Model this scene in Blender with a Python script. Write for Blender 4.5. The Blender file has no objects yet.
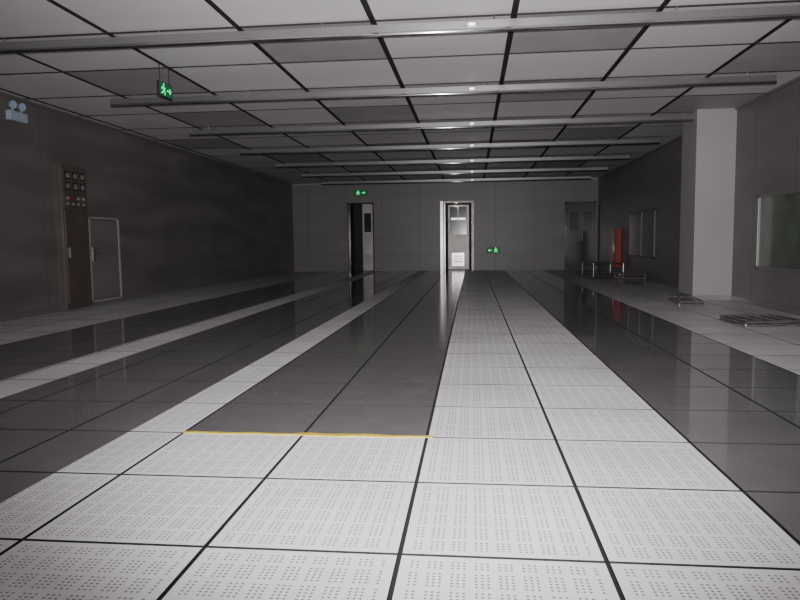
import bpy, bmesh, math, random
from mathutils import Matrix, Vector
random.seed(4)
S=bpy.context.scene; COL=S.collection
F,YAW,PIT,ROLL,HC=671.44,.1077,.0862,.0115,.9239
X0,Y0,H,XC,XL,XR,D=-.216,1.91,2.818,-.846,-5.77,3.86,21.4
YB=-5.0

# ---------------- materials
def mat(name,col,rough=.5,metal=0,spec=.5,emit=None,es=0,noise=0,nscale=5,bump=0,stretch=(1,1,1),ncol=None):
    m=bpy.data.materials.new(name); m.use_nodes=True; nt=m.node_tree; b=nt.nodes['Principled BSDF']
    b.inputs['Base Color'].default_value=(*col,1); b.inputs['Roughness'].default_value=rough
    b.inputs['Metallic'].default_value=metal; b.inputs['Specular IOR Level'].default_value=spec
    if emit: b.inputs['Emission Color'].default_value=(*emit,1); b.inputs['Emission Strength'].default_value=es
    if noise or bump:
        tc=nt.nodes.new('ShaderNodeTexCoord'); mp=nt.nodes.new('ShaderNodeMapping'); mp.inputs['Scale'].default_value=stretch
        nz=nt.nodes.new('ShaderNodeTexNoise'); nz.inputs['Scale'].default_value=nscale; nz.inputs['Detail'].default_value=6
        nt.links.new(tc.outputs['Object'],mp.inputs[0]); nt.links.new(mp.outputs[0],nz.inputs['Vector'])
        if noise:
            r=nt.nodes.new('ShaderNodeValToRGB'); r.color_ramp.elements[0].position=.3; r.color_ramp.elements[1].position=.7
            a=[max(0,c*(1-noise)) for c in col]; c2=[min(1,c*(1+noise)) for c in (ncol or col)]
            r.color_ramp.elements[0].color=(*a,1); r.color_ramp.elements[1].color=(*c2,1)
            nt.links.new(nz.outputs['Fac'],r.inputs[0]); nt.links.new(r.outputs[0],b.inputs['Base Color'])
        if bump:
            bp=nt.nodes.new('ShaderNodeBump'); bp.inputs['Strength'].default_value=bump; bp.inputs['Distance'].default_value=.01
            nt.links.new(nz.outputs['Fac'],bp.inputs['Height']); nt.links.new(bp.outputs[0],b.inputs['Normal'])
    return m
M_light=mat('perforated_tile_white',(.74,.73,.76),.4)
def perforate(m):
    nt=m.node_tree; b=nt.nodes['Principled BSDF']; L=nt.links
    def mth(op,a,c=None):
        n=nt.nodes.new('ShaderNodeMath'); n.operation=op
        for i,v in enumerate((a,c)):
            if v is None: continue
            if isinstance(v,(int,float)): n.inputs[i].default_value=v
            else: L.new(v,n.inputs[i])
        return n.outputs[0]
    tc=nt.nodes.new('ShaderNodeTexCoord'); sp=nt.nodes.new('ShaderNodeSeparateXYZ'); L.new(tc.outputs['Object'],sp.inputs[0])
    def axis(o,off,per):
        u=mth('MULTIPLY',mth('FRACT',mth('DIVIDE',mth('SUBTRACT',o,off-60.0),.6)),36.0)
        fr=mth('SUBTRACT',mth('FRACT',u),.5)
        fl=mth('FLOOR',u)
        ok=mth('GREATER_THAN',mth('MODULO',mth('ADD',fl,0.01),per),.5)
        ok=mth('MULTIPLY',ok,mth('MULTIPLY',mth('GREATER_THAN',u,2.0),mth('LESS_THAN',u,34.0)))
        return fr,ok
    fx,ox=axis(sp.outputs[0],X0,4.0); fy,oy=axis(sp.outputs[1],Y0,6.0)
    d=mth('ADD',mth('MULTIPLY',fx,fx),mth('MULTIPLY',fy,fy))
    hole=mth('MULTIPLY',mth('MULTIPLY',mth('LESS_THAN',d,.065),ox),oy)
    nz=nt.nodes.new('ShaderNodeTexNoise'); nz.inputs['Scale'].default_value=1.3; nz.inputs['Detail'].default_value=5
    L.new(tc.outputs['Object'],nz.inputs['Vector'])
    r=nt.nodes.new('ShaderNodeValToRGB'); r.color_ramp.elements[0].position=.3; r.color_ramp.elements[1].position=.65
    r.color_ramp.elements[0].color=(.64,.63,.66,1); r.color_ramp.elements[1].color=(.82,.81,.84,1)
    L.new(nz.outputs['Fac'],r.inputs[0])
    mx=nt.nodes.new('ShaderNodeMixRGB'); mx.inputs[2].default_value=(.19,.185,.19,1)
    L.new(hole,mx.inputs[0]); L.new(r.outputs[0],mx.inputs[1]); L.new(mx.outputs[0],b.inputs['Base Color'])
perforate(M_light)
M_dark=mat('grey_film_tile',(.155,.15,.152),.05,noise=.1,nscale=2.5,spec=.65)
M_dark2=mat('grey_film_tile_matt',(.145,.14,.142),.13,noise=.1,nscale=6)
M_gap=mat('black_gap',(.012,.012,.012),.8)
M_ceil=mat('ceiling_tile_white',(.76,.73,.74),.5,noise=.05,nscale=.6)
M_cdark=mat('ceiling_tile_grille',(.42,.4,.4),.5,noise=.1,nscale=3)
M_cgap=mat('ceiling_gap',(.02,.018,.018),.7)
M_rail=mat('rail_aluminium',(.26,.255,.26),.3,metal=.7)
M_tube=mat('rail_polished_tube',(.7,.7,.72),.16,metal=1)
M_glint=mat('rail_glint_glow',(.9,.9,.9),.3,emit=(1,.97,.95),es=2.5)  # glow in place of flash reflections on the rails
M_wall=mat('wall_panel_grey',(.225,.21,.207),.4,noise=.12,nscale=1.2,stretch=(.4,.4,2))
M_walll=mat('wall_panel_left',(.15,.138,.133),.4,noise=.3,nscale=1.3,stretch=(.4,.35,2.2))  # same panels as the other walls; grazing-light darkness put into the colour
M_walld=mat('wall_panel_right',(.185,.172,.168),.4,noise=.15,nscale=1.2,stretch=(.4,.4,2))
M_seam=mat('panel_seam',(.08,.075,.073),.6)
M_pillar=mat('pillar_paint',(.4,.385,.385),.5,noise=.05,nscale=1)
M_trim=mat('trim_aluminium',(.3,.29,.29),.4,metal=.6)
M_wtrim=mat('window_trim',(.16,.155,.155),.45,metal=.5)
M_dtrim=mat('access_door_trim',(.34,.32,.32),.5)
M_metal=mat('brushed_metal',(.45,.43,.43),.25,metal=.9,noise=.15,nscale=3)
M_leaf=mat('door_steel',(.3,.28,.27),.4,metal=.6,noise=.25,nscale=3)
M_darkmetal=mat('dark_metal',(.06,.055,.06),.2,metal=.7)
M_brown=mat('cabinet_brown_grey',(.14,.115,.105),.35,metal=.3,noise=.15,nscale=4)
M_black=mat('black_plastic',(.015,.015,.015),.4)
M_void=mat('dark_interior',(.03,.028,.03),.6)
M_white=mat('white_plastic',(.45,.5,.6),.4)
M_glass=mat('dark_glass',(.02,.025,.03),.15,spec=.4)
M_wglass=mat('window_glass',(.13,.16,.13),.1,spec=.8,noise=.3,nscale=2)
M_wglass2=mat('window_glass_dark',(.05,.05,.05),.1,spec=.8)
M_red=mat('red_paint',(.3,.015,.015),.35)
M_green=mat('exit_sign_green',(.0,.08,.03),.5,emit=(.02,.5,.15),es=.1)
M_gsign=mat('exit_sign_glow',(.1,.7,.3),.5,emit=(.08,1,.35),es=1.1)
M_yellow=mat('yellow_tape',(.6,.44,.03),.5,noise=.15,nscale=30)
M_lens=mat('lamp_lens',(.4,.5,.7),.15)
M_dial=mat('meter_face',(.3,.28,.26),.3)

# ---------------- helpers
def newobj(name,bm,mats,parent=None,loc=(0,0,0),smooth=False):
    me=bpy.data.meshes.new(name); bm.normal_update(); bm.to_mesh(me); bm.free()
    for m in mats: me.materials.append(m)
    o=bpy.data.objects.new(name,me); COL.objects.link(o); o.location=loc
    if parent: o.parent=parent
    if smooth:
        for p in me.polygons: p.use_smooth=True
    return o
def abox(bm,x0,x1,y0,y1,z0,z1,mi=0,bev=0):
    r=bmesh.ops.create_cube(bm,size=1)
    vs=r['verts']
    bmesh.ops.scale(bm,vec=(x1-x0,y1-y0,z1-z0),verts=vs)
    bmesh.ops.translate(bm,vec=((x0+x1)/2,(y0+y1)/2,(z0+z1)/2),verts=vs)
    fs=set(f for v in vs for f in v.link_faces)
    for f in fs: f.material_index=mi
    if bev:
        es=list(set(e for v in vs for e in v.link_edges))
        rr=bmesh.ops.bevel(bm,geom=es,offset=bev,segments=2,affect='EDGES',profile=.5)
        for f in rr['faces']: f.material_index=mi
def acyl(bm,p0,p1,r,mi=0,seg=16,r2=None,smooth=False):
    p0=Vector(p0);p1=Vector(p1);d=p1-p0
    rr=bmesh.ops.create_cone(bm,cap_ends=True,segments=seg,radius1=r,radius2=r if r2 is None else r2,depth=d.length)
    M=Matrix.Translation((p0+p1)/2)@d.to_track_quat('Z','Y').to_matrix().to_4x4()
    bmesh.ops.transform(bm,matrix=M,verts=rr['verts'])
    for f in set(f for v in rr['verts'] for f in v.link_faces):
        f.material_index=mi
        if smooth and len(f.verts)==4: f.smooth=True
def box(name,b,m,parent=None,bev=0):
    bm=bmesh.new(); abox(bm,*b,0,bev); return newobj(name,bm,[m],parent)
def empty(name,loc=(0,0,0)):
    e=bpy.data.objects.new(name,None); COL.objects.link(e); e.location=loc; e.empty_display_size=.1; return e

# ---------------- floor
bm=bmesh.new()
abox(bm,XL-.1,XR+.1,YB,D+1.6,-.08,-.012,2)
g=.0075
def slab(x0,x1,y0,y1,mi):
    zt=0;zb=-.013
    v=[bm.verts.new(c) for c in [(x0,y0,zt),(x1,y0,zt),(x1,y1,zt),(x0,y1,zt),(x0,y0,zb),(x1,y0,zb),(x1,y1,zb),(x0,y1,zb)]]
    for n,q in enumerate([(0,1,2,3),(0,4,5,1),(1,5,6,2),(2,6,7,3),(3,7,4,0)]):
        f=bm.faces.new([v[i] for i in q]); f.material_index=mi if n==0 else 2
zones=[(-9.5,-7,0),(-7,-5.05,1),(-5.05,-4.42,0),(-4.42,-2.47,1),(-2.47,-2,0),(-2,0,3),(0,2,0),(2,4,1),(4,8,0)]
ymax=D+1.2
j0=int(math.floor((YB-Y0)/.6))+1
for i in range(-10,8):
    for j in range(j0,int((ymax-Y0)/.6)+1):
        ya=Y0+.6*j+g; yb=min(Y0+.6*(j+1)-g,D+1.2)
        xa=X0+.6*i; xb=xa+.6
        for a,b,mi in zones:
            xs=max(xa,X0+.6*a,XL); xe=min(xb,X0+.6*b,XR)
            if xe-xs<.02: continue
            if mi==3: mi=0 if j<2 else 3
            l=xs+(g if abs(xs-xa)<1e-6 else 0); r=xe-(g if abs(xe-xb)<1e-6 else 0)
            slab(l,r,ya,yb,mi)
newobj('floor',bm,[M_light,M_dark,M_gap,M_dark2])

# ---------------- ceiling
bm=bmesh.new()
abox(bm,XL-.1,XR+.1,YB,D+.1,H+.03,H+.12,2)
dark={(-1,0),(1,0),(-3,1),(3,1),(-3,3),(1,2),(-1,3),(2,5),(-4,5),(-1,6),(1,6),(-3,7),(0,9),(2,9),(-2,10),(1,-2),(-3,-2),(-4,-1),(3,3)}
gc=.027; YC=5.9
for i in range(-5,5):
    for j in range(-9,14):
        xa=max(XC+1.2*i+gc,XL+.005); xb=min(XC+1.2*(i+1)-gc,XR-.005)
        ya=max(YC+1.2*j+gc,YB); yb=min(YC+1.2*(j+1)-gc,D-.005)
        if xb-xa<.05 or yb-ya<.05: continue
        n0=len(bm.faces)
        abox(bm,xa,xb,ya,yb,H,H+.03,1 if (i,j) in dark else 0)
        bm.faces.ensure_lookup_table()
        for f in bm.faces[n0:]:
            f.normal_update()
            if f.normal.z>-.5: f.material_index=2
newobj('ceiling',bm,[M_ceil,M_cdark,M_cgap])

# rails
for k in range(7):
    y=YC+2.4*k
    e=empty('ceiling_rail',(0,y,H-.09))
    bm=bmesh.new()
    x0,x1=(-4.55,3.45)
    w=.055
    abox(bm,x0,x1,-w,w,.036,.04,0)
    abox(bm,x0,x1,-w,-w+.004,-.02,.036,0)
    abox(bm,x0,x1,w-.004,w,-.02,.036,0)
    abox(bm,x0,x1,-w,-w+.022,-.024,-.02,0)
    abox(bm,x0,x1,w-.022,w,-.024,-.02,0)
    acyl(bm,(x0,-w+.012,-.04),(x1,-w+.012,-.04),.02,1,28,smooth=True)
    newobj('channel',bm,[M_rail,M_tube],e)
    bm=bmesh.new()
    n=6
    for t in range(n):
        x=x0+.3+(x1-x0-.6)*t/(n-1)
        acyl(bm,(x,0,.04),(x,0,.09),.008,0,8)
        abox(bm,x-.03,x+.03,-.03,.03,.04,.046,0)
        abox(bm,x-.012,x+.012,-w+.03,w,-.03,-.024,0)
    newobj('hangers',bm,[M_rail],e)
    # glowing blob added on the rail front, stands in for a flash glint
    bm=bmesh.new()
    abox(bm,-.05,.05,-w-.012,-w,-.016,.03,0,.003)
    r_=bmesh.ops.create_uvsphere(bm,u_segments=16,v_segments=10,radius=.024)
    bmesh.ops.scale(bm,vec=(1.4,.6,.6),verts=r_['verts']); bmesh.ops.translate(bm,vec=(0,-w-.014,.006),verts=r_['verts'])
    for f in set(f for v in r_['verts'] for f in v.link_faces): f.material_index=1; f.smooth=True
    newobj('rail_glint',bm,[M_rail,M_glint],e)

# ---------------- walls
def wall_y(name,x,side,m,y0,y1,seams=1.2):
    bm=bmesh.new()
    t=.15*side
    abox(bm,min(x,x+t),max(x,x+t),y0,y1,-.05,H+.1,0)
    y=y0+.4
    while y<y1:
        abox(bm,min(x,x-side*.001),max(x,x-side*.001),y-.003,y+.003,0,H,1); y+=seams
    return newobj(name,bm,[m,M_seam])
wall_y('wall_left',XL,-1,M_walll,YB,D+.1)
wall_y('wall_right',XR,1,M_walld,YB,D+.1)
# back wall with two openings
bm=bmesh.new()
d1=(-3.98,-3.12); d2=(-1.0,.05); dh=2.19
for a,b,z0,z1 in [(XL,d1[0],-.05,H+.1),(d1[1],d2[0],-.05,H+.1),(d2[1],XR,-.05,H+.1),(d1[0],d1[1],dh,H+.1),(d2[0],d2[1],dh,H+.1)]:
    abox(bm,a,b,D,D+.12,z0,z1,0)
x=XL+.5
while x<XR:
    if not any(a-.05<x<b+.05 for a,b in (d1,d2)): abox(bm,x-.004,x+.004,D-.001,D,0,H,1)
    x+=1.2
for a,b in (d1,d2):
    abox(bm,a-.1,a,D+.12,D+1.3,-.05,dh+.1,2); abox(bm,b,b+.1,D+.12,D+1.3,-.05,dh+.1,2)
    abox(bm,a-.1,b+.1,D+1.2,D+1.3,-.05,dh+.1,2); abox(bm,a-.1,b+.1,D+.12,D+1.3,dh,dh+.1,2)
newobj('wall_back',bm,[M_wall,M_seam,M_void])
for n,b in [('baseboard_left',(XL,XL+.015,YB,D,0,.07)),('baseboard_right',(XR-.015,XR,YB,10.5,0,.07)),
            ('trim_1',(XL,XL+.03,YB,D,H-.03,H)),('trim_2',(XR-.03,XR,YB,D,H-.03,H)),('trim_3',(XL,XR,D-.03,D,H-.03,H))]:
    box(n,b,M_trim)
# pillar
bm=bmesh.new()
abox(bm,3.3,XR,10.5,11.2,0,H,0)
abox(bm,3.285,XR,10.485,11.215,0,.07,1)
newobj('pillar',bm,[M_pillar,M_trim])

# ---------------- yellow tape
bm=bmesh.new()
n=40; xa,xb=X0-1.2,X0+.03
prev=None
for k in range(n+1):
    x=xa+(xb-xa)*k/n; w=.011+.003*math.sin(k*1.3); y=Y0+1.2+.004*math.sin(k*.7)
    if .45<k/n<.83: w+=.008
    vv=[bm.verts.new((x,y-w,.001)),bm.verts.new((x,y+w,.001)),bm.verts.new((x,y+w,.004)),bm.verts.new((x,y-w,.004))]
    if prev:
        for q in range(4): bm.faces.new([prev[q],vv[q],vv[(q+1)%4],prev[(q+1)%4]])
    else: bm.faces.new(vv)
    prev=vv
bm.faces.new(prev[::-1]); bmesh.ops.recalc_face_normals(bm,faces=bm.faces)
newobj('yellow_tape',bm,[M_yellow])

# ---------------- doors
def frame(bm,a,b,z1,y0,y1,t,mi=0):
    abox(bm,a,a+t,y0,y1,0,z1,mi); abox(bm,b-t,b,y0,y1,0,z1,mi); abox(bm,a,b,y0,y1,z1-t,z1,mi)
e=empty('door_1',(0,0,0))
bm=bmesh.new(); frame(bm,d1[0],d1[1],dh,D-.02,D+.13,.04); newobj('frame',bm,[M_darkmetal],e)
bm=bmesh.new(); abox(bm,-3.5,-3.16,D+.02,D+.06,.01,dh-.04,0,.004); abox(bm,-3.44,-3.22,D+.01,D+.02,1.25,1.85,1)
abox(bm,-3.49,-3.46,D-.02,D+.02,.9,1.15,2); newobj('leaf_closed',bm,[M_leaf,M_glass,M_trim],e)
bm=bmesh.new(); abox(bm,-3.94,-3.9,D+.13,D+.6,.01,dh-.04,0,.004); newobj('leaf_open',bm,[M_darkmetal],e)
# door 2 : stainless steel, vestibule with added fill light
e=empty('door_2')
bm=bmesh.new()
abox(bm,d2[0],d2[0]+.09,D-.03,D+.13,0,dh,1); abox(bm,d2[1]-.07,d2[1],D-.03,D+.13,0,dh,0); abox(bm,d2[0]+.09,d2[1]-.07,D-.03,D+.13,dh-.06,dh,0)
newobj('frame',bm,[M_leaf,M_metal],e)
bm=bmesh.new()
abox(bm,-.78,-.1,D+.6,D+.64,.01,2.1,0,.004)
abox(bm,-.72,-.18,D+.585,D+.6,1.15,2.04,1)          # upper glazing
abox(bm,-.68,-.22,D+.575,D+.585,1.62,1.68,3)         # bar behind glass
abox(bm,-.47,-.44,D+.575,D+.585,1.15,2.04,2)
abox(bm,-.66,-.26,D+.59,D+.6,.12,.55,3,.003)         # kick panel
abox(bm,-.66,-.26,D+.59,D+.6,.62,1.0,2,.003)
abox(bm,-.24,-.2,D+.55,D+.6,.85,1.1,2)
for z in (.25,.34,.43): abox(bm,-.6,-.32,D+.58,D+.59,z,z+.03,1)
newobj('leaf_closed',bm,[M_leaf,M_glass,M_trim,M_metal],e)
bm=bmesh.new(); abox(bm,-.89,-.85,D+.13,D+.75,.01,dh-.06,0,.004); newobj('leaf_open',bm,[M_metal],e)
bm=bmesh.new()
for z in (.5,1.0,1.5):
    acyl(bm,(-.01,D+.35,z),(-.05,D+.35,z),.05,0,16); acyl(bm,(-.05,D+.35,z),(-.07,D+.35,z),.03,1,16)
newobj('air_nozzles',bm,[M_metal,M_black],e)
# door 3
e=empty('door_3')
bm=bmesh.new(); frame(bm,2.86,3.8,2.1,D-.05,D,.05); newobj('frame',bm,[M_darkmetal],e)
bm=bmesh.new(); abox(bm,2.91,3.33,D-.04,D,.01,2.05,0,.003); abox(bm,3.34,3.75,D-.04,D,.01,2.05,0,.003)
abox(bm,3.0,3.25,D-.045,D-.04,1.2,1.8,1); abox(bm,3.42,3.67,D-.045,D-.04,1.2,1.8,1)
abox(bm,3.28,3.31,D-.08,D-.04,.9,1.2,2); abox(bm,3.36,3.39,D-.08,D-.04,.9,1.2,2)
newobj('leaves',bm,[M_darkmetal,M_glass,M_wtrim],e)

# small access door in left wall
e=empty('door_4')
bm=bmesh.new(); x=XL
for b in [(x,x+.03,9.62,9.65,.06,1.36),(x,x+.03,10.47,10.5,.06,1.36),(x,x+.03,9.62,10.5,1.33,1.36),(x,x+.03,9.62,10.5,.06,.09)]: abox(bm,*b)
newobj('frame',bm,[M_dtrim],e)
bm=bmesh.new(); abox(bm,x,x+.02,9.67,10.45,.11,1.31,0,.003); newobj('leaf',bm,[M_walld],e)
bm=bmesh.new(); abox(bm,x+.02,x+.03,9.7,9.76,.68,.9,0); acyl(bm,(x+.03,9.73,.8),(x+.06,9.73,.8),.01); acyl(bm,(x+.06,9.72,.8),(x+.06,9.85,.8),.009)
newobj('handle',bm,[M_metal],e)

# electrical cabinet
e=empty('electrical_cabinet')
x=XL
box('body',(x,x+.06,8.93,9.56,.02,2.06),M_brown,e,.006)
box('cabinet_door',(x+.06,x+.075,8.96,9.53,.1,1.42),M_brown,e,.004)
box('meter_panel',(x+.06,x+.07,8.96,9.53,1.46,2.02),M_brown,e,.003)
bm=bmesh.new()
for r_ in range(2):
    for c in range(3):
        y=9.06+.18*c; z=1.92-.15*r_
        abox(bm,x+.07,x+.08,y-.055,y+.055,z-.055,z+.055,0); acyl(bm,(x+.08,y,z),(x+.085,y,z),.04,1,20)
        abox(bm,x+.085,x+.087,y-.003,y+.003,z-.01,z+.035,0)
for c in range(4):
    y=9.04+.13*c; acyl(bm,(x+.07,y,1.6),(x+.095,y,1.6),.022,2 if c==1 else 1,16); acyl(bm,(x+.07,y,1.52),(x+.09,y,1.52),.018,1,16)
newobj('meters_and_switches',bm,[M_black,M_dial,M_red],e)
box('handle',(x+.075,x+.1,9.0,9.03,.75,.9),M_trim,e,.004)

# emergency light
e=empty('emergency_light')
box('battery_box',(XL,XL+.07,7.95,8.28,2.5,2.62),M_white,e,.008)
bm=bmesh.new()
for y in (8.03,8.2):
    acyl(bm,(XL+.04,y,2.62),(XL+.04,y,2.66),.012,0,8)
    acyl(bm,(XL+.02,y,2.7),(XL+.07,y-.02,2.69),.035,0,20,.05)
    acyl(bm,(XL+.07,y-.02,2.69),(XL+.078,y-.022,2.69),.046,1,20)
newobj('twin_lamps',bm,[M_white,M_lens],e)

# exit signs
def stroke(bm,a,b,w,y,mi):
    a=Vector((a[0],0,a[1]));b=Vector((b[0],0,b[1])); d=(b-a); n=Vector((-d.z,0,d.x)).normalized()*w/2
    pts=[a-n,a+n,b+n,b-n]
    f=[bm.verts.new((p.x,y,p.z)) for p in pts]; ff=bm.faces.new(f); ff.material_index=mi
    gg=[bm.verts.new((p.x,y+.002,p.z)) for p in pts]
    for i in range(4):
        q=bm.faces.new([f[i],gg[i],gg[(i+1)%4],f[(i+1)%4]]); q.material_index=mi
def exit_sign(loc,rotz,w,h,rod=0,arrow=1):
    e=empty('exit_sign',loc); e.rotation_euler=(0,0,rotz)
    bm=bmesh.new(); abox(bm,-w/2,w/2,-.012,.012,-h/2,h/2,0,.003)
    newobj('housing',bm,[M_black],e)
    bm=bmesh.new(); abox(bm,-w/2+.01,w/2-.01,-.014,-.012,-h/2+.01,h/2-.01,0); newobj('panel',bm,[M_green],e)
    bm=bmesh.new(); s=h/.16; y=-.0165; ox=-w*.2*arrow
    T=lambda p:(ox+p[0]*s*arrow,p[1]*s)
    for a,b,t in [((0,.03),(.012,-.012),.03),((.012,-.01),(.04,-.03),.016),((.04,-.03),(.03,-.06),.014),((.008,-.01),(-.02,-.04),.016),((-.02,-.04),(-.05,-.045),.014),
                  ((0,.03),(.035,.01),.012),((.035,.01),(.05,.025),.01),((-.002,.03),(-.035,.02),.012),((-.035,.02),(-.04,-.005),.01)]:
        stroke(bm,T(a),T(b),t*s,y,0)
    c=T((.012,.056)); acyl(bm,(c[0],y,c[1]),(c[0],y+.003,c[1]),.014*s,0,14)
    a=w*.22*arrow
    stroke(bm,(a-.05*s,0),(a+.04*s,0),.018*s,y,0); stroke(bm,(a+(.045*arrow)*s,0),(a+.01*arrow*s,.03*s),.014*s,y,0); stroke(bm,(a+.045*arrow*s,0),(a+.01*arrow*s,-.03*s),.014*s,y,0)
    newobj('running_man_symbol',bm,[M_gsign],e)
    if rod:
        bm=bmesh.new(); acyl(bm,(-w*.35,0,h/2),(-w*.35,0,h/2+rod),.006,0,8); acyl(bm,(w*.35,0,h/2),(w*.35,0,h/2+rod),.006,0,8)
        newobj('rods',bm,[M_black],e)
    return e
exit_sign((-3.27,7.05,H-.25),math.radians(88),.3,.15,.175,1)
exit_sign((-3.54,D-.014,2.5),0,.42,.18,0,1)
exit_sign((.66,D-.014,.63),0,.42,.2,0,-1)

# ---------------- windows right wall
def window(name,y0,y1,z0,z1,mull,mf,mg):
    e=empty(name); x=XR
    bm=bmesh.new(); t=.045
    for b in [(y0,y0+t,z0,z1),(y1-t,y1,z0,z1),(y0,y1,z0,z0+t),(y0,y1,z1-t,z1)]: abox(bm,x-.03,x,b[0],b[1],b[2],b[3],0,.003)
    for k in range(1,mull):
        ym=y0+(y1-y0)*k/mull; abox(bm,x-.028,x,ym-.02,ym+.02,z0+t,z1-t,0)
    newobj('frame',bm,[mf],e)
    box('pane',(x-.012,x-.002,y0+t,y1-t,z0+t,z1-t),mg,e)
window('window_1',7.0,9.62,.5,1.5,2,M_trim,M_wglass)
window('window_2',14.8,17.1,.5,1.57,2,M_wtrim,M_wglass2)
# red fire hose cabinet
e=empty('fire_hose_cabinet')
x=XR-.004
box('body',(x-.16,x,18.0,18.6,.2,1.2),M_red,e,.01)
box('cabinet_door',(x-.175,x-.16,18.04,18.56,.24,1.16),M_red,e,.004)
box('handle',(x-.195,x-.175,18.08,18.11,.6,.78),M_metal,e,.003)

# ---------------- floor clutter at right
def frame_stack(loc,rot,w,l,n):
    e=empty('floor_support_frame',loc); e.rotation_euler=(0,0,rot)
    bm=bmesh.new()
    for s in range(2):
        z=.018+s*.034
        for yy in (-l/2,l/2): acyl(bm,(-w/2,yy,z),(w/2,yy,z),.016,0,8)
        for k in range(n):
            xx=-w/2+w*k/(n-1); acyl(bm,(xx+s*.02,-l/2,z),(xx+s*.02,l/2,z),.014,0,8)
    newobj('tubes',bm,[M_metal],e)
frame_stack((3.1,7.6,0),.12,.6,.55,5)
frame_stack((3.05,10.0,0),-.1,.32,.8,4)
def trolley(loc,rot,w,l,h):
    e=empty('low_trolley',loc); e.rotation_euler=(0,0,rot)
    bm=bmesh.new()
    for sx in (-1,1):
        for sy in (-1,1):
            acyl(bm,(sx*w/2,sy*l/2,.05),(sx*w/2,sy*l/2,h),.016,0,8); acyl(bm,(sx*w/2-.012,sy*l/2,.03),(sx*w/2+.012,sy*l/2,.03),.03,0,12)
    for z in (.12,h):
        for sx in (-1,1): acyl(bm,(sx*w/2,-l/2,z),(sx*w/2,l/2,z),.014,0,8)
        for sy in (-1,1): acyl(bm,(-w/2,sy*l/2,z),(w/2,sy*l/2,z),.014,0,8)
    abox(bm,-w/2,w/2,-l/2,l/2,.12,.135,0)
    newobj('frame',bm,[M_metal],e)
trolley((3.15,16.8,0),.1,.7,1.0,.36)
trolley((3.3,14.6,0),-.1,.5,.9,.2)

# ---------------- lights
ld=bpy.data.lights.new('camera_flash','SPOT'); ld.shadow_soft_size=.04; ld.spot_size=math.radians(90); ld.spot_blend=1; ld.energy=2350; ld.color=(1,.965,.975)
lo=bpy.data.objects.new('camera_flash',ld); COL.objects.link(lo); lo.location=(.03,-.06,HC+.12); lo.rotation_euler=(math.pi/2+math.radians(5.5),0,.06)
la=bpy.data.lights.new('rear_fill','AREA'); la.shape='RECTANGLE'; la.size=7; la.size_y=1.8; la.energy=55; la.color=(1,.95,.95)  # added soft fill behind the camera, lightens the flash shadows
lb=bpy.data.objects.new('rear_fill',la); COL.objects.link(lb); lb.location=(-.9,-4.8,1.3); lb.rotation_euler=(math.pi/2,0,0)
lv=bpy.data.lights.new('vestibule_fill','POINT'); lv.energy=1.6; lv.shadow_soft_size=.05; lv.color=(1,.97,.95)  # added fill light, brightens door 2 from inside
lc=bpy.data.objects.new('vestibule_fill',lv); COL.objects.link(lc); lc.location=(-.5,D+.3,2.08)
w=bpy.data.worlds.new('world'); S.world=w; w.use_nodes=True; w.node_tree.nodes['Background'].inputs[0].default_value=(.5,.48,.49,1); w.node_tree.nodes['Background'].inputs[1].default_value=.12

# ---------------- camera
cy,sy=math.cos(YAW),math.sin(YAW); right=Vector((cy,sy,0)); fwd=Vector((-sy,cy,0)); up=Vector((0,0,1))
cp,sp=math.cos(PIT),math.sin(PIT); f2=fwd*cp-up*sp; u2=up*cp+fwd*sp
cr,sr=math.cos(ROLL),math.sin(ROLL); r3=right*cr-u2*sr; u3=u2*cr+right*sr
cd=bpy.data.cameras.new('camera'); c=bpy.data.objects.new('camera',cd); COL.objects.link(c)
cd.sensor_width=36; cd.lens=F/800*36; cd.clip_start=.02
M=Matrix((( r3.x,u3.x,-f2.x,0),(r3.y,u3.y,-f2.y,0),(r3.z,u3.z,-f2.z,HC),(0,0,0,1)))
c.matrix_world=M; S.camera=c
